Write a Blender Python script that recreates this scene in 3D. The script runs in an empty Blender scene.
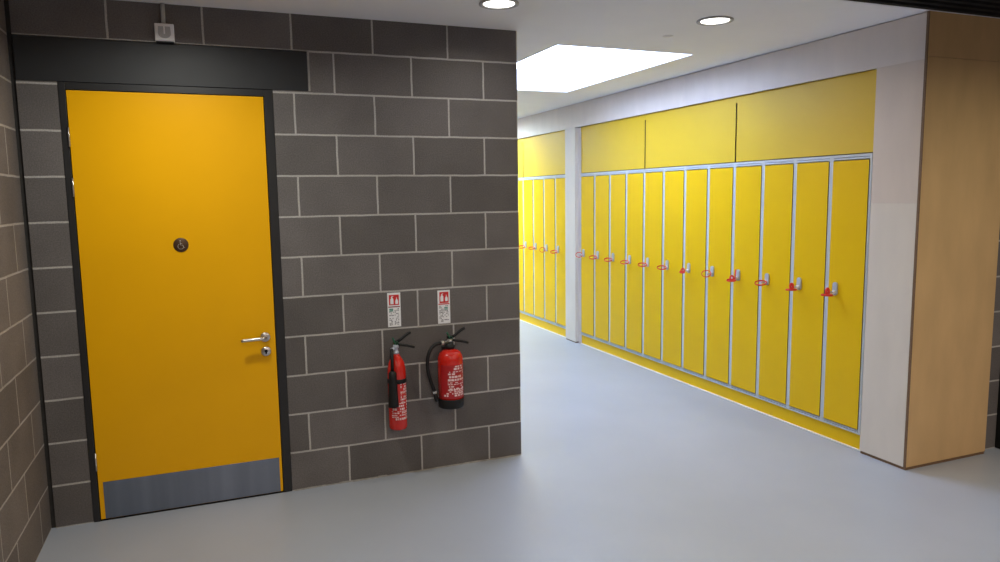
import bpy, bmesh, math, random
from mathutils import Vector, Matrix
random.seed(7)
S = bpy.context.scene
COL = S.collection
PI = math.pi

# ------------------------------------------------------------------ materials
def lin(c):
    return tuple(((v/255)/12.92 if v/255 <= .04045 else ((v/255+.055)/1.055)**2.4) for v in c)

def mat(name, col, rough=.5, metal=0., spec=.5, noise=None, bump=None, emit=None, coat=0.):
    """noise=(scale, amount, stretch) colour mottling, bump=(scale, strength)"""
    m = bpy.data.materials.new(name); m.use_nodes = True
    nt = m.node_tree; N = nt.nodes; L = nt.links
    b = N['Principled BSDF']
    b.inputs['Base Color'].default_value = (*col, 1)
    b.inputs['Roughness'].default_value = rough
    b.inputs['Metallic'].default_value = metal
    b.inputs['Specular IOR Level'].default_value = spec
    b.inputs['Coat Weight'].default_value = coat
    if emit:
        b.inputs['Emission Color'].default_value = (*emit[0], 1)
        b.inputs['Emission Strength'].default_value = emit[1]
    if noise or bump:
        tc = N.new('ShaderNodeTexCoord')
    if noise:
        sc, amt, st = noise
        mp = N.new('ShaderNodeMapping'); mp.inputs['Scale'].default_value = st
        L.new(tc.outputs['Object'], mp.inputs['Vector'])
        n = N.new('ShaderNodeTexNoise'); n.inputs['Scale'].default_value = sc; n.inputs['Detail'].default_value = 6
        L.new(mp.outputs['Vector'], n.inputs['Vector'])
        r = N.new('ShaderNodeValToRGB')
        r.color_ramp.elements[0].position = .3; r.color_ramp.elements[1].position = .7
        r.color_ramp.elements[0].color = (*[max(0, c*(1-amt)) for c in col], 1)
        r.color_ramp.elements[1].color = (*[min(1, c*(1+amt)) for c in col], 1)
        L.new(n.outputs['Fac'], r.inputs['Fac']); L.new(r.outputs['Color'], b.inputs['Base Color'])
    if bump:
        n2 = N.new('ShaderNodeTexNoise'); n2.inputs['Scale'].default_value = bump[0]; n2.inputs['Detail'].default_value = 4
        L.new(tc.outputs['Object'], n2.inputs['Vector'])
        bp = N.new('ShaderNodeBump'); bp.inputs['Strength'].default_value = bump[1]; bp.inputs['Distance'].default_value = .01
        L.new(n2.outputs['Fac'], bp.inputs['Height']); L.new(bp.outputs['Normal'], b.inputs['Normal'])
    return m

CH = .22859     # course height of the blockwork
def block_mat(name, axis, shift, c1, c2, mortar):
    """concrete block bond in real size; axis 'X' or 'Y' runs along the wall"""
    m = bpy.data.materials.new(name); m.use_nodes = True
    nt = m.node_tree; N = nt.nodes; L = nt.links; b = N['Principled BSDF']
    tc = N.new('ShaderNodeTexCoord'); sp = N.new('ShaderNodeSeparateXYZ'); cb = N.new('ShaderNodeCombineXYZ')
    L.new(tc.outputs['Object'], sp.inputs['Vector'])
    ad = N.new('ShaderNodeMath'); ad.operation = 'ADD'; ad.inputs[1].default_value = shift
    L.new(sp.outputs[axis], ad.inputs[0]); L.new(ad.outputs[0], cb.inputs['X']); L.new(sp.outputs['Z'], cb.inputs['Y'])
    # slight wobble of the joints
    wn = N.new('ShaderNodeTexNoise'); wn.inputs['Scale'].default_value = 9; wn.inputs['Detail'].default_value = 5
    L.new(tc.outputs['Object'], wn.inputs['Vector'])
    ws = N.new('ShaderNodeVectorMath'); ws.operation = 'SCALE'; ws.inputs['Scale'].default_value = .006
    sb = N.new('ShaderNodeVectorMath'); sb.operation = 'SUBTRACT'; sb.inputs[1].default_value = (.5, .5, .5)
    L.new(wn.outputs['Color'], sb.inputs[0]); L.new(sb.outputs[0], ws.inputs[0])
    av = N.new('ShaderNodeVectorMath'); L.new(cb.outputs[0], av.inputs[0]); L.new(ws.outputs[0], av.inputs[1])
    br = N.new('ShaderNodeTexBrick')
    br.offset = .5; br.offset_frequency = 2; br.squash = 1
    br.inputs['Scale'].default_value = 1
    br.inputs['Brick Width'].default_value = .45; br.inputs['Row Height'].default_value = CH
    br.inputs['Mortar Size'].default_value = .006; br.inputs['Mortar Smooth'].default_value = .25
    br.inputs['Bias'].default_value = 0
    br.inputs['Color1'].default_value = (*c1, 1); br.inputs['Color2'].default_value = (*c2, 1); br.inputs['Mortar'].default_value = (*mortar, 1)
    L.new(av.outputs[0], br.inputs['Vector'])
    # grain
    g = N.new('ShaderNodeTexNoise'); g.inputs['Scale'].default_value = 160; g.inputs['Detail'].default_value = 3
    L.new(tc.outputs['Object'], g.inputs['Vector'])
    g2 = N.new('ShaderNodeTexNoise'); g2.inputs['Scale'].default_value = 3.1; g2.inputs['Detail'].default_value = 4
    L.new(tc.outputs['Object'], g2.inputs['Vector'])
    r = N.new('ShaderNodeMapRange'); r.inputs['From Min'].default_value = .25; r.inputs['From Max'].default_value = .75
    r.inputs['To Min'].default_value = .74; r.inputs['To Max'].default_value = 1.26
    L.new(g.outputs['Fac'], r.inputs['Value'])
    r2 = N.new('ShaderNodeMapRange'); r2.inputs['From Min'].default_value = .25; r2.inputs['From Max'].default_value = .75
    r2.inputs['To Min'].default_value = .85; r2.inputs['To Max'].default_value = 1.15
    L.new(g2.outputs['Fac'], r2.inputs['Value'])
    mu = N.new('ShaderNodeMath'); mu.operation = 'MULTIPLY'; L.new(r.outputs[0], mu.inputs[0]); L.new(r2.outputs[0], mu.inputs[1])
    vm = N.new('ShaderNodeVectorMath'); vm.operation = 'SCALE'
    L.new(br.outputs['Color'], vm.inputs[0]); L.new(mu.outputs[0], vm.inputs['Scale']); L.new(vm.outputs[0], b.inputs['Base Color'])
    b.inputs['Roughness'].default_value = .85; b.inputs['Specular IOR Level'].default_value = .25
    # recessed joint + grain relief
    h = N.new('ShaderNodeMath'); h.operation = 'MULTIPLY_ADD'; h.inputs[1].default_value = -1.0
    L.new(br.outputs['Fac'], h.inputs[0])
    gs = N.new('ShaderNodeMath'); gs.operation = 'MULTIPLY'; gs.inputs[1].default_value = .25; L.new(g.outputs['Fac'], gs.inputs[0])
    L.new(gs.outputs[0], h.inputs[2])
    bp = N.new('ShaderNodeBump'); bp.inputs['Strength'].default_value = .5; bp.inputs['Distance'].default_value = .004
    L.new(h.outputs[0], bp.inputs['Height']); L.new(bp.outputs['Normal'], b.inputs['Normal'])
    return m

def ply_mat(name, c, amt, rough=.5):
    m = mat(name, c, rough, noise=(2.2, amt, (3, 3, 1.0)), spec=.35)
    return m

BLK1, BLK2, MORT = (.118, .107, .102), (.162, .148, .142), (.44, .42, .395)
M = {}
M['block_x'] = block_mat('concrete block along x', 'X', 0., BLK1, BLK2, MORT)
M['block_y'] = block_mat('concrete block along y', 'Y', -.025, (.135, .116, .104), (.175, .152, .136), (.36, .33, .30))
M['mortar'] = mat('mortar', (.36, .34, .31), .9, noise=(30, .2, (1, 1, 1)))
M['mastic'] = mat('black movement joint', (.028, .026, .024), .8, noise=(40, .2, (1, 1, 1)))
M['floor'] = mat('grey resin floor', (.355, .385, .445), .36, spec=.45, noise=(1.3, .05, (1, 1, 1)), bump=(900, .03))
M['ceiling'] = mat('white ceiling paint', (.88, .89, .93), .9, spec=.2, noise=(2, .02, (1, 1, 1)))
M['black'] = mat('black ceiling paint', (.012, .012, .012), .8, spec=.2, noise=(12, .3, (1, 1, 1)))
M['plaster'] = mat('plain grey plaster', (.42, .40, .37), .9, spec=.2, noise=(2, .05, (1, 1, 1)))
M['yellow'] = mat('yellow laminate', (.80, .505, .004), .38, spec=.20, noise=(3, .02, (1, 1, 1)))
M['yellow_panel'] = mat('yellow overhead laminate', (.68, .455, .012), .52, spec=.42, noise=(3, .02, (1, 1, 1)))
M['yellow_door'] = mat('yellow door laminate', (.88, .435, .001), .34, spec=.22, noise=(2, .03, (1, 1, 1)))
M['ply_white'] = ply_mat('whitewashed birch plywood', (.745, .67, .605), .04)
M['ply_white2'] = ply_mat('whitewashed birch plywood paler', (.70, .635, .545), .04)
M['ply_rose'] = ply_mat('pinkish birch plywood', (.66, .57, .49), .04)
M['ply'] = ply_mat('birch plywood with warm light', (.60, .395, .185), .08)  # pier side tone: brown wood, with some warm light put into the colour
M['ply_edge'] = mat('plywood edge', (.17, .095, .045), .6, noise=(60, .3, (1, 1, 8)))
M['core'] = mat('dark laminate core', (.035, .026, .018), .6, noise=(40, .2, (1, 1, 1)))
M['gap'] = mat('dark recess', (.02, .017, .014), .8, noise=(20, .2, (1, 1, 1)))
M['slot'] = mat('brown panel edge', (.10, .055, .018), .7, noise=(20, .2, (1, 1, 1)))
M['frame'] = mat('charcoal door frame paint', (.018, .018, .019), .42, spec=.45, noise=(8, .1, (1, 1, 1)))
M['lintel'] = mat('charcoal lintel paint', (.019, .020, .022), .56, spec=.5, noise=(5, .12, (1, 1, 1)))
M['carcass'] = mat('pale grey locker steel', (.60, .63, .66), .38, spec=.5, metal=.15, noise=(8, .04, (1, 1, 1)))
M['steel'] = mat('brushed stainless steel', (.25, .285, .35), .27, metal=1., noise=(3, .16, (3.2, 3, .15)))
M['satin'] = mat('satin steel', (.62, .60, .58), .28, metal=1., noise=(30, .1, (1, 1, 1)))
M['chrome'] = mat('bright lock metal', (.52, .56, .64), .3, metal=.25, noise=(30, .05, (1, 1, 1)))
M['bronze'] = mat('dark bronze sign', (.075, .036, .014), .5, metal=.3, noise=(40, .15, (1, 1, 1)))
M['bronze_light'] = mat('grey sign symbol', (.32, .27, .22), .5, noise=(40, .1, (1, 1, 1)))
M['red_band'] = mat('red rubber', (.74, .028, .018), .45, noise=(40, .1, (1, 1, 1)))
M['red'] = mat('red gloss paint', (.62, .016, .008), .25, spec=.5, coat=.3, noise=(8, .05, (1, 1, 1)))
M['rubber'] = mat('black rubber', (.010, .010, .010), .5, spec=.3, noise=(30, .2, (1, 1, 1)))
M['green'] = mat('green plastic', (.008, .09, .045), .45, noise=(30, .1, (1, 1, 1)))
M['white'] = mat('white plastic', (.86, .86, .87), .45, noise=(20, .03, (1, 1, 1)))
M['grey_pl'] = mat('pale grey plastic', (.42, .42, .43), .5, noise=(20, .05, (1, 1, 1)))
M['conduit'] = mat('grey conduit', (.46, .45, .43), .5, noise=(20, .05, (1, 1, 1)))
M['sign_red'] = mat('sign red', (.62, .018, .020), .4, noise=(20, .03, (1, 1, 1)))
M['sign_dkred'] = mat('sign dark red', (.25, .022, .03), .4, noise=(20, .03, (1, 1, 1)))
M['sign_ink'] = mat('sign ink', (.16, .15, .17), .5, noise=(20, .05, (1, 1, 1)))
M['sign_green'] = mat('sign green ink', (.03, .24, .18), .5, noise=(20, .05, (1, 1, 1)))
M['label_white'] = mat('label print', (.85, .62, .62), .5, noise=(20, .05, (1, 1, 1)))
M['label_red'] = mat('label field red', (.42, .012, .014), .35, noise=(20, .05, (1, 1, 1)))
M['bead'] = mat('white sealant', (.78, .74, .64), .6, noise=(20, .05, (1, 1, 1)))
M['lamp_on'] = mat('lit lamp diffuser', (.9, .9, .9), .5, emit=((1., .96, .9), 8))
M['sky_pane1'] = mat('daylit opal glazing', (.9, .9, .9), .3, emit=((.55, .68, 1.), 12.8))
M['sky_pane2'] = mat('daylit opal glazing beyond', (.9, .9, .9), .3, emit=((.70, .86, 1.), 36))

# ------------------------------------------------------------------ mesh building
class MB:
    def __init__(self): self.bm = bmesh.new()
    def box(self, x0, x1, y0, y1, z0, z1, bev=0, seg=2):
        t = bmesh.new(); bmesh.ops.create_cube(t, size=1)
        for v in t.verts:
            v.co = Vector(((x0+x1)/2+v.co.x*(x1-x0), (y0+y1)/2+v.co.y*(y1-y0), (z0+z1)/2+v.co.z*(z1-z0)))
        if bev:
            bmesh.ops.bevel(t, geom=t.edges[:], offset=bev, segments=seg, affect='EDGES', profile=.5)
        self._add(t); return self
    def _add(self, t, mtx=None):
        me = bpy.data.meshes.new('t')
        if mtx: t.transform(mtx)
        t.to_mesh(me); t.free(); self.bm.from_mesh(me); bpy.data.meshes.remove(me)
    def lathe(self, prof, c, axis='Z', seg=40, smooth=True):
        """prof: list of (radius, height) along axis from point c"""
        t = bmesh.new(); rings = []
        for r, h in prof:
            if r < 1e-6: rings.append([t.verts.new((0, 0, h))])
            else: rings.append([t.verts.new((r*math.cos(2*PI*i/seg), r*math.sin(2*PI*i/seg), h)) for i in range(seg)])
        for a, b in zip(rings, rings[1:]):
            for i in range(seg):
                j = (i+1) % seg
                if len(a) == 1 and len(b) == 1: continue
                if len(a) == 1: f = (a[0], b[j], b[i])
                elif len(b) == 1: f = (a[i], a[j], b[0])
                else: f = (a[i], a[j], b[j], b[i])
                t.faces.new(f).smooth = smooth
        if len(rings[0]) > 1: t.faces.new(rings[0][::-1])
        if len(rings[-1]) > 1: t.faces.new(rings[-1])
        bmesh.ops.recalc_face_normals(t, faces=t.faces[:])
        R = Matrix.Identity(4)
        if isinstance(axis, Vector): R = Vector((0, 0, 1)).rotation_difference(axis.normalized()).to_matrix().to_4x4()
        elif axis == '-Y': R = Matrix.Rotation(PI/2, 4, 'X')
        elif axis == '-X': R = Matrix.Rotation(-PI/2, 4, 'Y')
        elif axis == '-Z': R = Matrix.Rotation(PI, 4, 'X')
        self._add(t, Matrix.Translation(Vector(c)) @ R); return self
    def tube(self, pts, rad, seg=12, closed=False, flat=None):
        """swept tube through pts; rad number or list; flat=(w,h) elliptical section in (side, up)"""
        pts = [Vector(p) for p in pts]; n = len(pts); t = bmesh.new(); rings = []
        up = Vector((0, 0, 1)); prev = None
        for i, p in enumerate(pts):
            if closed: d = pts[(i+1) % n]-pts[i-1]
            else: d = pts[min(i+1, n-1)]-pts[max(i-1, 0)]
            d.normalize()
            if prev is None:
                s = d.cross(up)
                if s.length < .1: s = d.cross(Vector((0, 1, 0)))
            else:
                s = prev - d*prev.dot(d)
            s.normalize(); prev = s; u = s.cross(d)
            r = rad[i] if isinstance(rad, (list, tuple)) else rad
            a, b = flat if flat else (r, r)
            rings.append([t.verts.new(p+s*a*math.cos(2*PI*k/seg)+u*b*math.sin(2*PI*k/seg)) for k in range(seg)])
        m = n if closed else n-1
        for i in range(m):
            A, B = rings[i], rings[(i+1) % n]
            for k in range(seg):
                l = (k+1) % seg
                t.faces.new((A[k], A[l], B[l], B[k])).smooth = True
        if not closed:
            t.faces.new(rings[0][::-1]); t.faces.new(rings[-1])
        bmesh.ops.recalc_face_normals(t, faces=t.faces[:])
        self._add(t); return self
    def poly(self, pts, d):
        """extrude polygon pts (3D) by vector d"""
        t = bmesh.new(); a = [t.verts.new(p) for p in pts]; b = [t.verts.new(Vector(p)+Vector(d)) for p in pts]
        t.faces.new(a); t.faces.new(b[::-1]); n = len(pts)
        for i in range(n): t.faces.new((a[i], b[i], b[(i+1) % n], a[(i+1) % n]))
        bmesh.ops.recalc_face_normals(t, faces=t.faces[:])
        self._add(t); return self
    def build(self, name, m, parent=None, loc=None):
        me = bpy.data.meshes.new(name)
        o = bpy.data.objects.new(name, me); COL.objects.link(o)
        off = Vector((0, 0, 0))
        if parent is not None:
            o.parent = parent; off = ORG[parent.name]; ORG[o.name] = off
        else:
            off = Vector(loc) if loc else Vector((0, 0, 0)); o.location = off; ORG[o.name] = off
        self.bm.transform(Matrix.Translation(-off))
        self.bm.to_mesh(me); self.bm.free()
        me.materials.append(M[m] if isinstance(m, str) else m)
        return o
ORG = {}
def face_mats(o, d, m):
    """faces that do not look along d take material m (cut edges of a laminate board)"""
    o.data.materials.append(M[m]); d = Vector(d)
    for p in o.data.polygons: p.material_index = 0 if p.normal.dot(d) > .5 else 1
    return o
def thing(name, label, cat, loc, group=None):
    o = bpy.data.objects.new(name, None); COL.objects.link(o); o.location = loc; o.empty_display_size = .1
    ORG[o.name] = Vector(loc); return tag(o, label, cat, group)
def tag(o, label, cat, group=None):
    o['label'] = label; o['category'] = cat
    if group: o['group'] = group
    return o
def struct(o, label=None, cat=None):
    o['kind'] = 'structure'
    if label: o['label'] = label; o['category'] = cat
    return o
def copy_tree(o, parent=None):
    c = o.copy(); COL.objects.link(c)
    if parent is not None: c.parent = parent
    for ch in list(o.children): copy_tree(ch, c)
    return c

# ------------------------------------------------------------------ dimensions
ZC = 2.710            # ceiling
XL = -2.686           # left wall
YF = -7.5             # foyer far side (behind the camera)
YE = 7.6              # corridor far end
XP = 2.03             # face of the plywood pier and fascia
XK = 2.055            # face of the lockers
PIT = .3209           # locker pitch
YB = -1.205           # pier side face / edge of the white ceiling
DO0, DO1, DOZ = -2.489, -1.462, 2.297      # door opening
LI0, LI1, LIZ = -2.664, -1.270, 2.515      # lintel

# ------------------------------------------------------------------ room shell
struct(MB().box(XL-.2, 5.4, YF-.2, YE+.2, -.12, 0).build('floor', 'floor'), 'pale blue-grey seamless resin floor', 'floor')

# back wall (blocks) with the door opening and the lintel notch
w = MB()
w.box(LI0, DO0, 0, .2, 0, DOZ)
w.box(DO1, 0, 0, .2, 0, DOZ)
w.box(LI1+.012, 0, 0, .2, DOZ, LIZ)
w.box(LI0, 0, 0, .2, LIZ, ZC)
struct(w.build('wall_back', 'block_x'), 'dark grey concrete block wall around the yellow door', 'wall')
struct(MB().box(XL, LI0-.0005, .012, .2, 0, ZC).build('trim_1', 'mastic'), 'black movement joint in the corner beside the door wall', 'joint')
struct(MB().box(XL-.2, XL, YF, .2, 0, ZC).build('wall_left', 'block_y'), 'brown grey block wall at the left edge', 'wall')
struct(MB().box(-.2, 0, .2, YE, 0, ZC).build('wall_corridor', 'block_y'), 'block wall along the left of the corridor', 'wall')
struct(MB().box(-.2, 3.0, YE, YE+.2, 0, ZC).build('wall_end', 'plaster'), 'plain wall closing the corridor', 'wall')
struct(MB().box(2.62, 2.82, -.85, YE, 0, ZC).build('wall_locker', 'plaster'), 'plain wall hidden behind the lockers', 'wall')
struct(MB().box(2.765, 5.2, -1.15, -.95, 0, ZC).build('wall_right', 'block_x'), 'dark block wall right of the plywood pier', 'wall')
struct(MB().box(5.2, 5.4, YF, -.95, 0, ZC).build('wall_side', 'plaster'), 'plain wall at the right of the foyer', 'wall')
struct(MB().box(XL-.2, 5.4, YF-.2, YF, 0, ZC).build('wall_front', 'plaster'), 'plain wall behind the viewer', 'wall')

# thin sealant line along the foot of the block wall
b = MB()
x = DO1+.01
while x < -.002:
    x2 = min(x+random.uniform(.05, .12), -.001); hgt = random.uniform(.004, .010); dep = random.uniform(.004, .010)
    b.box(x, x2, -dep, -.0002, .0003, hgt); x = x2
struct(b.build('baseboard_back', 'mortar'), 'pale mortar bead at the foot of the block wall', 'bead')
struct(MB().box(LI1, LI1+.012, .003, .2, DOZ, LIZ).build('trim_2', 'mortar'), 'mortar joint at the end of the lintel', 'joint')
struct(MB().box(LI0+.001, LI1-.0005, -.003, .2, DOZ+.001, LIZ-.004, .002).build('trim_3', 'lintel'), 'smooth charcoal lintel over the yellow door', 'lintel')

# white ceiling with two rooflight openings
SK = [(.428, 1.545, .306, 2.335), (.428, 1.545, 4.60, 6.60)]
c = MB()
T = .12
c.box(XL, SK[0][0], YB, .0, ZC, ZC+T)
c.box(-.2, SK[0][0], 0, YE, ZC, ZC+T)
c.box(XL, -.2, 0, .2, ZC, ZC+T)
c.box(SK[0][1], 2.82, YB, YE, ZC, ZC+T)
ys = [YB, SK[0][2], SK[0][3], SK[1][2], SK[1][3], YE]
for k in (0, 2, 4): c.box(SK[0][0], SK[0][1], ys[k], ys[k+1], ZC, ZC+T)
struct(c.build('ceiling', 'ceiling'), 'smooth white ceiling over the corridor and door', 'ceiling')

# black slatted ceiling of the foyer
k = MB().box(XL-.2, 5.4, YF, YB-.004, ZC+.10, ZC+.16)
y = YB-.004
while y > YF+.1:
    k.box(XL, 5.2, y-.035, y, ZC+.002, ZC+.10); y -= .075
struct(k.build('ceiling', 'black'), 'black slatted ceiling over the foyer', 'ceiling')

for i, (x0, x1, y0, y1) in enumerate(SK):
    lab = ['bright white rectangular rooflight in the ceiling beside the near lockers',
           'bright rooflight further down the corridor ceiling'][i]
    r = thing('window_%d' % (i+1), lab, 'rooflight', ((x0+x1)/2, (y0+y1)/2, ZC)); struct(r)
    f = MB(); t = .006; z0, z1 = ZC+.0015, ZC+.30
    f.box(x0+.001, x0+t, y0+.001, y1-.001, z0, z1); f.box(x1-t, x1-.001, y0+.001, y1-.001, z0, z1)
    f.box(x0+t, x1-t, y0+.001, y0+t, z0, z1); f.box(x0+t, x1-t, y1-t, y1-.001, z0, z1)
    f.build('lining', 'ceiling', r)
    MB().box(x0+t+.001, x1-t-.001, y0+t+.001, y1-t-.001, ZC+.2, ZC+.225, .004).build('glazing', 'sky_pane%d' % (i+1), r)

# ------------------------------------------------------------------ plywood pier, pilasters, fascia
p = thing('plywood_pier', 'tall plywood clad pier at the right end of the locker row', 'pier', (2.38, -1.03, 0))
MB().box(XP+.052, 2.742, YB+.018, -.868, .018, ZC-.002).build('core', 'gap', p)
MB().box(XP, XP+.017, YB+.0165, -.868, .018, 1.622).build('front_panel', 'ply_white2', p)['label'] = 'pale whitewashed lower front panel'
MB().box(XP, XP+.017, YB+.0165, -.868, 1.6225, 2.446).build('front_panel', 'ply_rose', p)['label'] = 'pinkish whitewashed upper front panel'
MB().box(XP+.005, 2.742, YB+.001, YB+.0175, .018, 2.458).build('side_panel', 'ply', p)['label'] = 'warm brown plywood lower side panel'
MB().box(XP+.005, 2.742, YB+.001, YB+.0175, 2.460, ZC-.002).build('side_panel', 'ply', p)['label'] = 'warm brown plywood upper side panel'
MB().box(XP, XP+.0048, YB, YB+.016, .018, ZC-.002).build('edge_strip', 'ply_edge', p)['label'] = 'dark exposed plywood edge at the corner'
MB().box(XP+.004, 2.738, YB+.004, -.872, 0, .0175).build('plinth', 'ply_edge', p)

def fascia(y0, y1, name, lab):
    return tag(MB().box(XP, XP+.02, y0, y1, 2.446 if y0 > -1 else 2.4465, ZC-.006).build(name, 'ply_white', loc=(XP, (y0+y1)/2, 2.446)), lab, 'fascia')
fascia(YB+.0165, 1.085, 'fascia_board', 'long near plywood fascia board above the overhead cupboards beside the pier')
fascia(1.0875, 4.6, 'fascia_board', 'plywood fascia board over the narrow pilaster below the rooflight')
fascia(4.6025, YE-.01, 'fascia_board', 'furthest plywood fascia board down the corridor')
struct(MB().box(XP+.03, XP+.05, YB+.03, YE-.01, 2.46, ZC-.001).build('trim_4', 'gap'), 'dark shadow gap above the fascia', 'gap')

def pilaster(y0, y1, lab):
    q = thing('pilaster', lab, 'pilaster', (XP, (y0+y1)/2, 0))
    MB().box(XP-.012, XP+.4, y0, y1, .015, 2.4455, .001).build('panel', 'ply_white2', q)
    MB().box(XP-.006, XP+.39, y0+.003, y1-.003, 0, .0148).build('plinth', 'ply_edge', q)
    MB().box(XK+.004, XK+.02, y0-.058, y0-.0005, .0, 2.44).build('filler', 'ply_white', q)
    return q
pilaster(3.070, 3.318, 'narrow pale plywood pilaster between the two banks of yellow lockers')
pilaster(3.325+8*PIT+.06, 3.325+8*PIT+.3, 'far plywood pilaster at the end of the far locker bank')

# block + black door frame right of pier
struct(MB().box(2.745, 2.764, -1.16, -.96, 0, ZC-.002).build('trim_5', 'mastic'), 'dark joint between pier and block wall', 'joint')
d2 = struct(thing('door_2', 'black door frame at the right edge beyond the pier', 'door', (3.3, -1.16, 0)))
f = MB(); f.box(2.915, 2.975, -1.205, -1.151, 0, 2.2, .003); f.box(3.835, 3.895, -1.205, -1.151, 0, 2.2, .003); f.box(2.976, 3.834, -1.205, -1.151, 2.14, 2.2, .003)
f.build('door_frame', 'black', d2)
MB().box(2.978, 3.832, -1.19, -1.153, .008, 2.136, .003).build('door_leaf', 'black', d2)

# ------------------------------------------------------------------ lockers
Y1 = 3.008            # far end of the near bank
ZB, ZT = .108, 1.934
def make_locker():
    x, g = XK, .0006
    L = thing('locker', 'x', 'locker', (x, 0, 0), 'yellow lockers in the near bank')   # spans y from -PIT to 0
    y0, y1 = -PIT+g, -g
    st = .0152; dp = .44
    f = MB()
    f.box(x, x+dp, y0, y0+st, ZB, ZT); f.box(x, x+dp, y1-st, y1, ZB, ZT)                 # sides
    f.box(x+.0005, x+dp, y0+st, y1-st, ZT-.016, ZT); f.box(x+.001, x+dp, y0+st, y1-st, ZT-.031, ZT-.0195)   # double top rail
    f.box(x+.001, x+dp, y0+st, y1-st, ZB, ZB+.011); f.box(x+.003, x+dp, y0+st, y1-st, ZB+.016, ZB+.026)   # double bottom rail
    f.box(x+.05, x+.06, y0+st, y1-st, ZB+.026, ZT-.031)
    f.build('carcass', 'carcass', L)['label'] = 'pale grey metal carcass edge'
    gp = .003
    d = MB().box(x-.0042, x+.0075, y0+st+gp, y1-st-gp, ZB+.033, ZT-.038, .0006, 1).build('door', 'yellow', L)
    face_mats(d, (-1, 0, 0), 'core')
    yl = y1-LY; zl = 1.050
    pr = []
    for k in range(24):
        a = 2*PI*k/24; r = .0185
        pr.append((x-.0044, yl+r*math.cos(a), zl+r*math.sin(a) + (.026 if math.sin(a) > 0 else -.026)))
    MB().poly(pr, (-.012, 0, 0)).build('lock_plate', 'chrome', d)['label'] = 'silver lock plate'
    MB().lathe([(.0125, 0), (.0125, .012), (.0105, .014), (0, .014)], (x-.0166, yl, zl-.022), '-X', 20).build('lock_barrel', 'white', d)
    return L
LY = .080
LOCK_DY, LOCK_Z, LOCK_X = -LY-.0006, 1.028, XK-.0309

def make_key(variant):
    """red rubber wristband key standing in the lock barrel; origin = barrel mouth at y of lock"""
    x, y, z = LOCK_X, LOCK_DY, LOCK_Z
    K = thing('wristband_key', 'x', 'key', (x, y, z), 'red wristband keys in the lockers')
    k = MB(); k.box(x-.006, x-.0002, y-.0016, y+.0016, z-.004, z+.004, .0005)
    k.lathe([(.0, -.002), (.0085, -.002), (.0095, 0), (.0085, .002), (0, .002)], (x-.013, y, z), Vector((0, 1, 0)), 20)
    k.build('key', 'satin', K)
    b = MB(); n = 44
    A = [2*PI*i/n for i in range(n)]
    C0 = Vector((x-.034, y+(.004 if variant in (0, 1, 3) else .010), z)); SD = Vector((.8, -.6, 0)); DD = Vector((.6, .8, 0)); UP = Vector((0, 0, 1))
    def loop(R, k, tilt, off=(0, 0, 0), flat=(.0034, .0066), hz=0.):
        """closed band: R along the wall side, k deep, tilt lifts the far side, hz makes it stand upright"""
        c = C0 + SD*off[0] + DD*off[1] + UP*off[2]
        b.tube([c + SD*(R*math.cos(a)) + DD*(R*k*math.sin(a)) + UP*((R*tilt+hz)*math.sin(a)) for a in A], .004, 10, True, flat=flat)
    if variant == 0: loop(.041, .62, .36, (0, 0, -.002))
    elif variant == 1: loop(.037, .45, .72, (0, 0, .004))
    elif variant == 2:
        loop(.035, .7, .0, (-.004, 0, -.020)); loop(.009, .3, 0, (-.002, 0, .004), (.0085, .0085), .019)
    elif variant == 3: loop(.034, .4, .85, (0, 0, -.004))
    elif variant == 4:
        loop(.034, .6, .16, (-.004, 0, -.018)); loop(.013, .3, 0, (0, 0, .0), (.007, .0075), .017)
        p = C0 + SD*.024
        b.tube([p + UP*(-.016), p + UP*.02 + SD*.002, p + UP*.045 + SD*.003, p + UP*.068 + SD*.006], .004, 10, flat=(.0035, .0062))
    elif variant == 5:
        loop(.020, .6, .3, (-.004, 0, -.012), (.005, .0066)); loop(.014, .4, 0, (0, 0, .0), (.006, .0066), .018)
    b.build('band', 'red_band', K)
    t = MB(); t.box(x-.021, x-.0095, y+.0004, y+.012, z-.0075, z+.0035, .0025)
    t.build('tag', 'red_band', K)
    return K

ORD = ['first', 'second', 'third', 'fourth', 'fifth', 'sixth', 'seventh', 'eighth', 'ninth', 'tenth', 'eleventh', 'twelfth']
proto = make_locker()
keys = [make_key(v) for v in range(6)]
used = [False]*6
VAR = [2, 2, 0, 4, 1, 5, 0, 0, 0, 0, 0, 1]      # from the pier outwards
first = True
for i in range(12):
    o = proto if first else copy_tree(proto); first = False
    o.location = (XK, -.8428+PIT*(i+1), 0)
    if i == 0: lab = 'yellow locker standing right against the plywood pier, first of the near bank'
    elif i == 11: lab = 'yellow locker right beside the narrow pilaster, last of the near bank'
    else: lab = '%s yellow locker along from the plywood pier in the near bank' % ORD[i]
    o['label'] = lab
    v = VAR[i]
    kk = copy_tree(keys[v]) if used[v] else keys[v]; used[v] = True
    kk.location = (LOCK_X, -.8428+PIT*(i+1)+LOCK_DY, LOCK_Z)
    rnd = random.Random(i*13+5)
    kk.children[0].rotation_euler = (0, 0, 0)
    for ch in kk.children:
        if ch.name.startswith('band'): ch.rotation_euler = (rnd.uniform(-.08, .08), rnd.uniform(-.07, .07), rnd.uniform(-.1, .1))
    if i == 0: kl = 'red wristband key in the lock of the locker beside the plywood pier'
    elif i == 11: kl = 'red wristband key in the near bank locker right beside the pilaster'
    else: kl = 'red wristband key in the lock of the %s locker along from the plywood pier' % ORD[i]
    kk['label'] = kl
Y2 = 3.325
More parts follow.
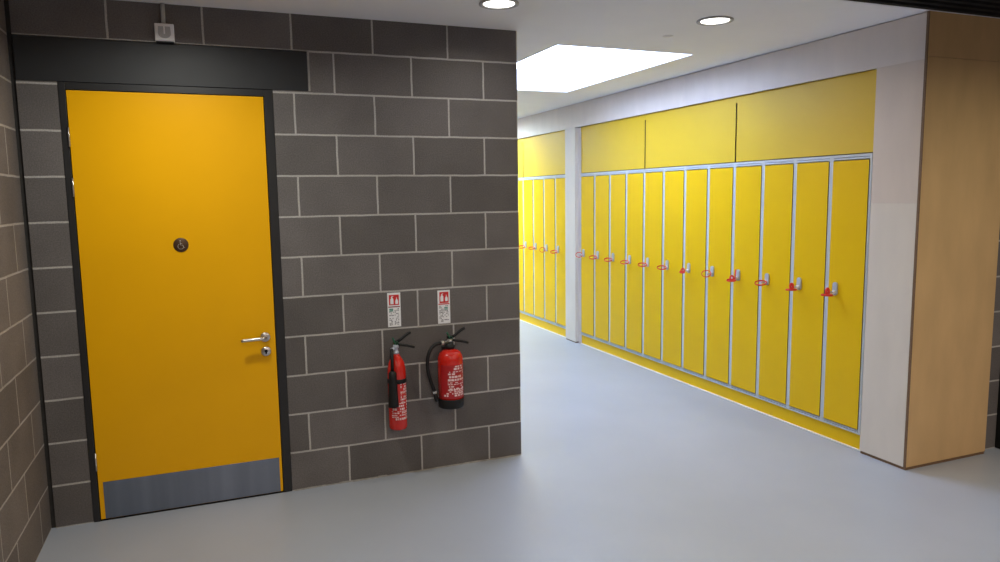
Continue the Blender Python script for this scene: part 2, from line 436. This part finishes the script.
for i in range(8):
    o = copy_tree(proto); o.location = (XK, Y2+PIT*(i+1), 0)
    o['group'] = 'yellow lockers in the far bank'
    o['label'] = ('yellow locker immediately beyond the narrow pilaster, first of the far bank' if i == 0 else
                  '%s yellow locker beyond the narrow pilaster in the far bank' % ORD[i])
    kk = copy_tree(keys[0 if i != 1 else 3]); kk.location = (LOCK_X, Y2+PIT*(i+1)+LOCK_DY, LOCK_Z)
    used[3] = True
    rnd = random.Random(i*7+99)
    for ch in kk.children:
        if ch.name.startswith('band'): ch.rotation_euler = (rnd.uniform(-.08, .08), rnd.uniform(-.1, .1), 0)
    kk['label'] = ('red wristband key in the locker immediately beyond the narrow pilaster' if i == 0 else
                   'red wristband key in the %s locker beyond the narrow pilaster' % ORD[i])
# the unused prototype of variant 3 goes to the far bank as well
src = keys[3]
for ch in list(src.children): bpy.data.objects.remove(ch)
bpy.data.objects.remove(src)

# overhead cupboards: one over every four lockers
def overhead(y0, y1, lab, group, near=False):
    q = thing('overhead_cupboard', lab, 'cupboard', (XK, (y0+y1)/2, 1.94), group)
    MB().box(XK+.022, XK+.44, y0+.001, y1-.001, 1.9365, 2.436).build('carcass', 'slot', q)['label'] = 'brown inner edge'
    a0, a1 = (.0 if near else .008), .008
    X = XK+.003
    o = MB().poly([(X, y0+.0004, 2.4457), (X, y1-.0004, 2.4457), (X, y1-.0004, 2.394), (X, y1-a1, 2.394), (X, y1-a1, 1.9405), (X, y0+.0004+a0, 1.9405), (X, y0+.0004+a0, 2.394), (X, y0+.0004, 2.394)] if not near else
                  [(X, y0-.022, 2.4457), (X, y1-.0004, 2.4457), (X, y1-.0004, 2.394), (X, y1-a1, 2.394), (X, y1-a1, 1.9405), (X, y0-.022, 1.9405)], (.018, 0, 0)).build('front_panel', 'yellow_panel', q)
    face_mats(o, (-1, 0, 0), 'slot')
names = ['yellow overhead cupboard nearest the plywood pier', 'middle yellow overhead cupboard of the near bank', 'yellow overhead cupboard just right of the narrow pilaster']
for i in range(3):
    overhead(-.8428+4*PIT*i, -.8428+4*PIT*(i+1), names[i], 'overhead cupboards above the near bank', i == 0)
for i in range(2):
    overhead(Y2+4*PIT*i, Y2+4*PIT*(i+1), ['yellow overhead cupboard just left of the narrow pilaster', 'yellow overhead cupboard at the far end, partly hidden by the block wall'][i], 'overhead cupboards above the far bank')

# plinths and white sealant beads
for (a, bb, lab, lb2) in ((-.866, 3.0105, 'long yellow plinth under the near bank of lockers', 'white sealant bead along the near locker plinth'),
                     (3.320, Y2+8*PIT, 'yellow plinth under the far bank of lockers', 'white sealant bead along the far locker plinth')):
    tag(MB().box(XK+.012, XK+.03, a, bb, .0, ZB-.002).build('plinth', 'yellow', loc=(XK+.02, (a+bb)/2, 0)), lab, 'plinth')
    struct(MB().box(XK-.004, XK+.0115, a, bb, .0002, .009, .002).build('trim_6' if a < 0 else 'trim_7', 'bead'), lb2, 'bead')

# ------------------------------------------------------------------ yellow door
D = struct(thing('door_1', 'yellow door with steel kick plate in a charcoal frame', 'door', (-1.98, 0, 0)))
f = MB()
f.box(DO0+.001, -2.4570, -.004, .10, 0, DOZ-.001, .002); f.box(-1.5105, DO1-.001, -.004, .10, 0, DOZ-.001, .002)
f.box(-2.4568, -1.5107, -.004, .10, 2.2605, DOZ-.001, .002)
f.box(-2.4568, -2.43, .052, .10, 0, 2.26); f.box(-1.537, -1.5107, .052, .10, 0, 2.26)       # stops
f.build('door_frame', 'frame', D)
MB().box(-2.4535, -1.5142, -.004, .046, .011, 2.2565, .0015).build('door_leaf', 'yellow_door', D)
MB().box(-2.4565, -1.511, .0, .1, .0003, .006).build('gap_shade', 'black', D)  # black strip stands in for the dark gap under the leaf
MB().box(-2.431, -1.5285, -.0058, -.0042, .0125, .2155, .0004).build('kick_plate', 'steel', D)
for z in (2.025, 1.775, .33):
    h = MB(); h.lathe([(.0, 0), (.0048, 0), (.0048, .096), (0, .096)], (-2.4555, -.0095, z-.048), 'Z', 14)
    h.lathe([(.0054, 0), (.0054, .003)], (-2.4555, -.0095, z-.017), 'Z', 14); h.lathe([(.0054, 0), (.0054, .003)], (-2.4555, -.0095, z+.014), 'Z', 14)
    h.build('hinge', 'satin', D)
# lever handle
hx, hz = -1.5695, .928
r = MB().lathe([(.0, 0), (.0265, 0), (.0265, .007), (.0245, .009), (0, .009)], (hx, -.0042, hz), '-Y', 36).build('rose', 'satin', D)
pts = [(hx, -.0133, hz), (hx, -.035, hz), (hx-.003, -.046, hz), (hx-.010, -.054, hz), (hx-.022, -.057, hz)]
pts += [(hx-.022-.108*t/8, -.057+.004*math.sin(t/8*PI), hz-.004*t/8) for t in range(1, 9)]
MB().tube(pts, [.0095]*5+[.0095]*6+[.0088, .0078], 16).build('lever', 'satin', r)
e = MB().lathe([(.0, 0), (.0265, 0), (.0265, .007), (.0245, .009), (0, .009)], (-1.569, -.0042, .846), '-Y', 36).build('lock_escutcheon', 'satin', D)
c = MB(); c.lathe([(.0085, 0), (.0085, .006), (0, .006)], (-1.569, -.0133, .849), '-Y', 20); c.box(-1.5735, -1.5645, -.019, -.0133, .832, .846, .001)
c.build('lock_cylinder', 'rubber', e)
# round accessible sign
sx, sz = -1.974, 1.464
g = MB().lathe([(0, 0), (.038, 0), (.038, .0015), (.0365, .003), (0, .003)], (sx, -.0042, sz), '-Y', 48).build('door_sign', 'bronze', D)
g['label'] = 'round dark bronze wheelchair sign'
ys = -.0074
s = MB()
s.lathe([(0, 0), (.0042, 0), (.0042, .0008), (0, .0008)], (sx-.003, ys+.0001, sz+.021), '-Y', 18)
s.tube([(sx-.003, ys, sz+.014), (sx-.002, ys, sz+.000), (sx+.009, ys, sz-.001), (sx+.014, ys, sz-.015), (sx+.019, ys, sz-.013)], .0019, 8)
s.tube([(sx-.002, ys, sz+.008), (sx+.007, ys, sz+.008)], .0014, 8)
arc = [(sx-.001+.0145*math.cos(a), ys, sz-.008+.0145*math.sin(a)) for a in [math.radians(120+i*12) for i in range(19)]]
s.tube(arc, .0016, 8)
s.build('wheelchair_symbol', 'bronze_light', g)

# ------------------------------------------------------------------ wall unit above the door
u = thing('wall_sensor', 'small white square sensor box on the block wall above the lintel', 'sensor', (-1.985, 0, 2.55))
bx = MB(); bx.box(-2.031, -1.939, -.030, -.0005, 2.517, 2.606, .004)
bx.poly([(-2.027, -.0302, 2.521), (-1.943, -.0302, 2.521), (-1.943, -.0302, 2.602), (-2.027, -.0302, 2.602)], (0, -.006, 0))
bx.build('housing', 'white', u)
ln = MB()
pr = [(-1.985+.030*math.cos(a), -.0365, 2.553+.022*math.sin(a)) for a in [PI+i*PI/12 for i in range(13)]] + [(-1.957, -.0365, 2.588), (-2.013, -.0365, 2.588)]
ln.poly(pr, (0, -.007, 0)); ln.build('lens', 'grey_pl', u)
MB().box(-1.9885, -1.9815, -.0460, -.0438, 2.55, 2.59, .0008).build('lens_rib', 'white', u)
sh = MB(); sh.box(-2.027, -1.943, -.030, -.004, 2.5105, 2.5165, .001); sh.build('underside_shadow', 'rubber', u)  # black strip drawn as the shadow under the housing
cd = MB(); cd.lathe([(.0105, 0), (.0105, ZC-2.607)], (-1.987, -.0112, 2.6065), 'Z', 16); cd.build('conduit', 'conduit', u)

# ------------------------------------------------------------------ fire extinguisher signs
def fx_sign(x0, z0, z1, w, kind, lab):
    q = thing('extinguisher_sign', lab, 'sign', (x0+w/2, 0, z0), 'fire extinguisher signs on the block wall')
    MB().box(x0, x0+w, -.0035, -.0005, z0, z1, .0008).build('plate', 'white', q)
    y = -.0036
    def pb(a, b, c, d, t=.0006): return (x0+w*a, x0+w*b, y-t, y, z1-(z1-z0)*d, z1-(z1-z0)*c)
    if kind == 0: fr = (.12, .88, .06, .36)
    else: fr = (.15, .88, .05, .38)
    r = MB().box(*pb(*fr)).build('pictogram_field', 'sign_red', q)
    t = MB()
    yy = -.0043
    W_, H_ = w, z1-z0
    def P(a, c): return (x0+W_*a, yy, z1-H_*c)
    # extinguisher outline: body, neck, lever, hose
    t.poly([P(.22, .33), P(.46, .33), P(.46, .19), P(.42, .155), P(.38, .145), P(.38, .12), P(.46, .10), P(.46, .09), P(.32, .10), P(.26, .14), P(.30, .15), P(.22, .19)], (0, -.0005, 0))
    # flame
    t.poly([P(.60, .33), P(.80, .33), P(.82, .25), P(.77, .19), P(.76, .22), P(.70, .12), P(.66, .19), P(.62, .21), P(.59, .27)], (0, -.0005, 0))
    t.build('pictogram', 'white', r)
    MB().box(*pb(.06, .94, .395, .425)).build('rule', 'sign_dkred' if kind == 0 else 'sign_red', q)
    k = MB(); gk = MB(); rn = random.Random(kind+3)
    for c in range(2):
        c0 = .12 if c == 0 else .52
        for j in range(11):
            zz = .46+j*.046
            if kind == 0 and c == 0 and j < 2: gk.box(*pb(c0, c0+.3, zz, zz+.034)); continue
            if kind == 1 and c == 1 and j in (1, 2): gk.box(*pb(c0, c0+.28, zz, zz+.03)); continue
            a = c0
            while a < c0+.30:
                b_ = a+rn.uniform(.04, .12)
                if rn.random() < (.8 if c == 0 else .55): k.box(*pb(a, min(b_, c0+.33), zz, zz+rn.uniform(.018, .032)))
                a = b_+.03
    k.build('small_print', 'sign_ink', q); gk.build('green_print', 'sign_green', q)
fx_sign(-.863, .925, 1.132, .080, 0, 'fire extinguisher sign above the slim red extinguisher with black horn')
fx_sign(-.550, .921, 1.128, .080, 1, 'fire extinguisher sign above the wider red extinguisher with hose')

# ------------------------------------------------------------------ extinguishers
def label_patch(cx, cy, r, a0, a1, z0, z1, seed, m, parent, dens=.65, vertical=False):
    """printed rows of marks wrapped on the cylinder face"""
    t = bmesh.new(); rn = random.Random(seed)
    def quad(b0, b1, c0, c1):
        n = max(1, int(abs(b1-b0)/.12))
        for i in range(n):
            p0 = b0+(b1-b0)*i/n; p1 = b0+(b1-b0)*(i+1)/n
            vs = [t.verts.new((cx+r*math.sin(a), cy-r*math.cos(a), z)) for a, z in ((p0, c0), (p1, c0), (p1, c1), (p0, c1))]
            t.faces.new(vs)
    if vertical is None: quad(a0, a1, z0, z1)
    else:
        z = z1
        while z > z0:
            h = rn.uniform(.004, .013)
            a = a0+rn.uniform(0, .15)
            while a < a1:
                ln_ = rn.uniform(.06, .28)
                if rn.random() < dens: quad(a, min(a+ln_, a1), z-h, z)
                a += ln_+rn.uniform(.03, .10)
            z -= h+rn.uniform(.003, .008)
    m_ = MB(); m_._add(t); return m_.build('label_print' if vertical is not None else 'label_field', m, parent)

def levers(parent, c, m='rubber', s=1.0):
    x, y, z = c
    # lower (carry) handle and upper (squeeze) lever, pointing right
    lo = MB(); lo.tube([(x+.004, y, z), (x+.03*s, y-.002, z-.004), (x+.06*s, y-.004, z-.010), (x+.09*s, y-.006, z-.018), (x+.106*s, y-.007, z-.024)], .004, 10, flat=(.010, .0078))
    lo.build('carry_handle', m, parent)
    up = MB(); up.tube([(x+.0, y, z+.016), (x+.025*s, y-.002, z+.030), (x+.05*s, y-.004, z+.050), (x+.072*s, y-.005, z+.064), (x+.085*s, y-.006, z+.068)], .004, 10, flat=(.010, .0088))
    up.build('squeeze_lever', m, parent)

# slim one with the horn
cx, cy, R0, z0 = -.838, -.078, .0545, .318
E1 = thing('fire_extinguisher', 'slim red fire extinguisher with black discharge horn, left of the pair on the wall', 'fire extinguisher', (cx, cy, z0), 'wall mounted fire extinguishers')
body = MB().lathe([(0, .006), (.040, 0), (.050, .004), (R0, .016), (R0, .345), (.0525, .375), (.047, .402), (.037, .425), (.026, .441), (.0195, .450), (.0195, .458), (0, .458)], (cx, cy, z0), 'Z', 48).build('cylinder', 'red', E1)
label_patch(cx, cy, R0+.0006, -.95, 1.15, z0+.075, z0+.170, 3, 'label_white', body, .72)
label_patch(cx, cy, R0+.0006, .10, 1.15, z0+.172, z0+.285, 4, 'label_white', body, .7)
v = MB(); v.lathe([(.0175, 0), (.0175, .012), (.013, .016), (.013, .034), (.0165, .036), (.0165, .052), (.010, .056), (0, .056)], (cx, cy, z0+.4585), 'Z', 24)
v.lathe([(.009, 0), (.009, .030), (0, .030)], (cx-.006, cy, z0+.490), Vector((-1, -.6, 0)), 16)
v.build('valve', 'chrome', E1)
levers(E1, (cx+.006, cy, z0+.513))
hd = MB(); hd.box(cx-.014, cx+.012, cy-.011, cy+.011, z0+.5148, z0+.538, .003); hd.build('valve_head', 'rubber', E1)
pt = MB(); pt.tube([(cx-.004, cy-.013, z0+.520), (cx-.012, cy-.015, z0+.534), (cx-.018, cy-.015, z0+.552), (cx-.022, cy-.014, z0+.560)], .004, 8, flat=(.003, .006))
pt.tube([(cx+.002+.009*math.cos(a), cy-.0155, z0+.524+.009*math.sin(a)) for a in [i*PI/9 for i in range(18)]], .0018, 6, True); pt.build('safety_pin', 'green', E1)
hn = MB()
hx0, hy0 = cx-.041, cy-.046
hn.tube([(cx-.028, cy-.016, z0+.488), (cx-.034, cy-.026, z0+.484), (cx-.034, cy-.042, z0+.470), (hx0+.002, hy0-.014, z0+.44), (hx0, hy0-.020, z0+.37)], .0095, 12)
hn.build('discharge_pipe', 'rubber', E1)
hb = MB().lathe([(.012, 0), (.022, -.012), (.024, -.05), (.026, -.10), (.030, -.20), (.031, -.215), (.028, -.215), (.021, -.10), (0, -.06)], (hx0, hy0-.022, z0+.372), 'Z', 28)
hb.build('discharge_horn', 'rubber', E1)
sp = MB().lathe([(R0+.0007, 0), (R0+.0022, .0005), (R0+.0022, .0265), (R0+.0007, .027)], (cx, cy, z0+.285), 'Z', 48)
sp.build('strap', 'rubber', E1)
bk = MB(); bk.box(cx-.02, cx+.02, -.0205, -.0002, z0+.1, z0+.44, .002); bk.build('wall_bracket', 'rubber', E1)

# wider one with the hose
cx, cy, R0, z0 = -.508, -.098, .0775, .420
E2 = thing('fire_extinguisher', 'wider red fire extinguisher with black hose and black base, right of the pair', 'fire extinguisher', (cx, cy, z0), 'wall mounted fire extinguishers')
body = MB().lathe([(0, .045), (R0, .045), (R0, .285), (.0765, .305), (.071, .326), (.060, .343), (.044, .353), (.026, .357), (.026, .362), (0, .362)], (cx, cy, z0), 'Z', 56).build('cylinder', 'red', E2)
MB().lathe([(0, .002), (.072, 0), (.0785, .006), (.0800, .055), (.0785, .058), (.0778, .058), (.0778, .046), (0, .0445)], (cx, cy, z0), 'Z', 56).build('base_cup', 'rubber', E2)
label_patch(cx, cy, R0+.0004, -1.12, 1.12, z0+.066, z0+.272, 1, 'label_red', body, 0, None)
label_patch(cx, cy, R0+.0010, -.55, .95, z0+.125, z0+.235, 8, 'label_white', body, .74)
label_patch(cx, cy, R0+.0010, -.05, .80, z0+.24, z0+.268, 12, 'label_white', body, .7)
label_patch(cx, cy, R0+.0010, -.90, .95, z0+.085, z0+.125, 9, 'label_white', body, .78)
v = MB(); t = []
dk = MB().lathe([(0, 0), (.030, 0), (.030, .020), (.024, .024), (.024, .034), (0, .034)], (cx, cy, z0+.3622), 'Z', 28); dk.build('valve_collar', 'rubber', E2)
v.lathe([(.016, 0), (.016, .022), (.012, .026), (0, .026)], (cx, cy, z0+.3964), 'Z', 20)
v.lathe([(.0115, 0), (.0115, .026), (.0135, .028), (.0135, .044), (0, .044)], (cx-.014, cy-.002, z0+.388+.014), Vector((-1, -.12, 0)), 18)
v.build('valve', 'satin', E2)
levers(E2, (cx+.010, cy, z0+.412))
hd = MB(); hd.box(cx-.016, cx+.014, cy-.012, cy+.012, z0+.4228, z0+.440, .003); hd.build('valve_head', 'rubber', E2)
pt = MB(); pt.tube([(cx-.004, cy-.014, z0+.424), (cx-.010, cy-.016, z0+.442), (cx-.018, cy-.016, z0+.458), (cx-.022, cy-.015, z0+.466)], .004, 8, flat=(.003, .006))
pt.tube([(cx+.003+.009*math.cos(a), cy-.0165, z0+.430+.009*math.sin(a)) for a in [i*PI/9 for i in range(18)]], .0018, 6, True); pt.build('safety_pin', 'green', E2)
hz0 = z0+.402
ctrl = [(cx-.058, cy-.007, hz0), (cx-.085, cy-.010, hz0-.003), (cx-.112, cy-.014, hz0-.017), (cx-.134, cy-.018, hz0-.045), (cx-.147, cy-.020, hz0-.085), (cx-.150, cy-.020, hz0-.13), (cx-.144, cy-.019, hz0-.18), (cx-.132, cy-.017, hz0-.225), (cx-.118, cy-.015, hz0-.265), (cx-.108, cy-.014, hz0-.292)]
def smooth(c, n=5):
    out = []
    P = [Vector(p) for p in c]
    for i in range(len(P)-1):
        a, b, cc, d = P[max(i-1, 0)], P[i], P[i+1], P[min(i+2, len(P)-1)]
        for k in range(n):
            t = k/n
            out.append(.5*((2*b)+(-a+cc)*t+(2*a-5*b+4*cc-d)*t*t+(-a+3*b-3*cc+d)*t**3))
    out.append(P[-1]); return out
MB().tube(smooth(ctrl), .0108, 14).build('hose', 'rubber', E2)
nz = MB(); e0 = Vector(ctrl[-1]); dn = Vector((.22, .02, -1)).normalized()
nz.lathe([(.0, 0), (.0115, 0), (.0115, .012), (.009, .016), (0, .016)], e0, dn, 16); nz.build('hose_ferrule', 'grey_pl', E2)
n2 = MB(); n2.lathe([(0, 0), (.010, 0), (.013, .01), (.013, .045), (.009, .05), (0, .05)], e0+dn*.0165, dn, 16); n2.build('nozzle', 'rubber', E2)
bk = MB(); bk.box(cx-.025, cx+.025, -.0195, -.0002, z0+.08, z0+.36, .002); bk.build('wall_bracket', 'rubber', E2)

# ------------------------------------------------------------------ ceiling lights
def downlight(x, y, lab, energy=38, z=ZC, group='recessed downlights in the white ceiling', col=(1., .85, .68), spread=158):
    q = thing('downlight', lab, 'ceiling light', (x, y, z), group)
    MB().lathe([(.082, 0), (.104, 0), (.106, .002), (.106, .008), (.096, .011), (.086, .007), (.082, .002)], (x, y, z-.0005), '-Z', 40).build('bezel', 'grey_pl', q)
    MB().lathe([(0, 0), (.0815, 0), (.0815, .0035), (.06, .0055), (0, .0065)], (x, y, z-.0008), '-Z', 40).build('diffuser', 'lamp_on', q)
    l = bpy.data.lights.new('downlight_lamp', 'AREA'); l.shape = 'DISK'; l.size = .15; l.energy = energy; l.color = col; l.spread = math.radians(spread)
    o = bpy.data.objects.new('lamp', l); COL.objects.link(o); o.location = (0, 0, -.0125); o.parent = q
downlight(-.344, -.569, 'left lit round downlight at the top edge, near the block wall', 3.9, col=(1., .97, .92))
downlight(1.003, -.624, 'right lit round downlight in the white ceiling, before the rooflight', 6, col=(1., .82, .52))
downlight(-1.93, -.80, 'lit round downlight above the yellow door, out of view', 14.5, col=(1., 1., .93))
FOY = (11, 42)  # power of the fill lamps added over the foyer, all out of view
for i, (x, y) in enumerate(((-1.6, -2.6), (.6, -2.6), (2.4, -2.6), (-1.6, -5.2), (.6, -5.2), (2.8, -5.2))):
    downlight(x, y, ['added foyer fill lamp nearest the left block wall', 'added foyer fill lamp in front of the corridor', 'added foyer fill lamp in front of the plywood pier',
                     'added foyer fill lamp behind the viewer at left', 'added foyer fill lamp behind the viewer', 'added foyer fill lamp behind the viewer at right'][i], FOY[i//3], ZC+.0015, 'added fill lamps in the black ceiling', ((1., .98, .78), (1., .78, .70))[i//3], 160 if i < 3 else 172)
sp = thing('concealed_sprinkler', 'tiny round concealed sprinkler on the white ceiling near the right downlight', 'sprinkler', (.991, -.169, ZC))
MB().lathe([(0, 0), (.033, 0), (.034, .002), (.033, .004), (.0245, .0045), (.0245, .003), (0, .003)], (.991, -.169, ZC), '-Z', 32).build('rosette', 'white', sp)
MB().lathe([(0, 0), (.024, 0), (.024, .0025), (.022, .004), (0, .004)], (.991, -.169, ZC-.0032), '-Z', 32).build('cover_plate', 'white', sp)

# ------------------------------------------------------------------ world, camera, view
wd = bpy.data.worlds.new('World'); S.world = wd; wd.use_nodes = True
wd.node_tree.nodes['Background'].inputs['Color'].default_value = (.6, .65, .7, 1)
wd.node_tree.nodes['Background'].inputs['Strength'].default_value = .3
cam = bpy.data.cameras.new('Camera'); co = bpy.data.objects.new('Camera', cam); COL.objects.link(co)
co.location = (-1.8262, -4.2432, 1.7027); co.rotation_euler = (1.45337, .01421, -.38121)
cam.sensor_fit = 'HORIZONTAL'; cam.sensor_width = 36; cam.lens = 36*.72436; cam.clip_start = .05
S.camera = co
vs = S.view_settings
vs.view_transform = 'Standard'; vs.look = 'None'; vs.gamma = 1; vs.use_curve_mapping = False; vs.exposure = 0.0
cy_ = S.cycles
cy_.use_denoising = True; cy_.max_bounces = 10; cy_.diffuse_bounces = 6; cy_.glossy_bounces = 4
cy_.caustics_reflective = False; cy_.caustics_refractive = False; cy_.sample_clamp_indirect = 6
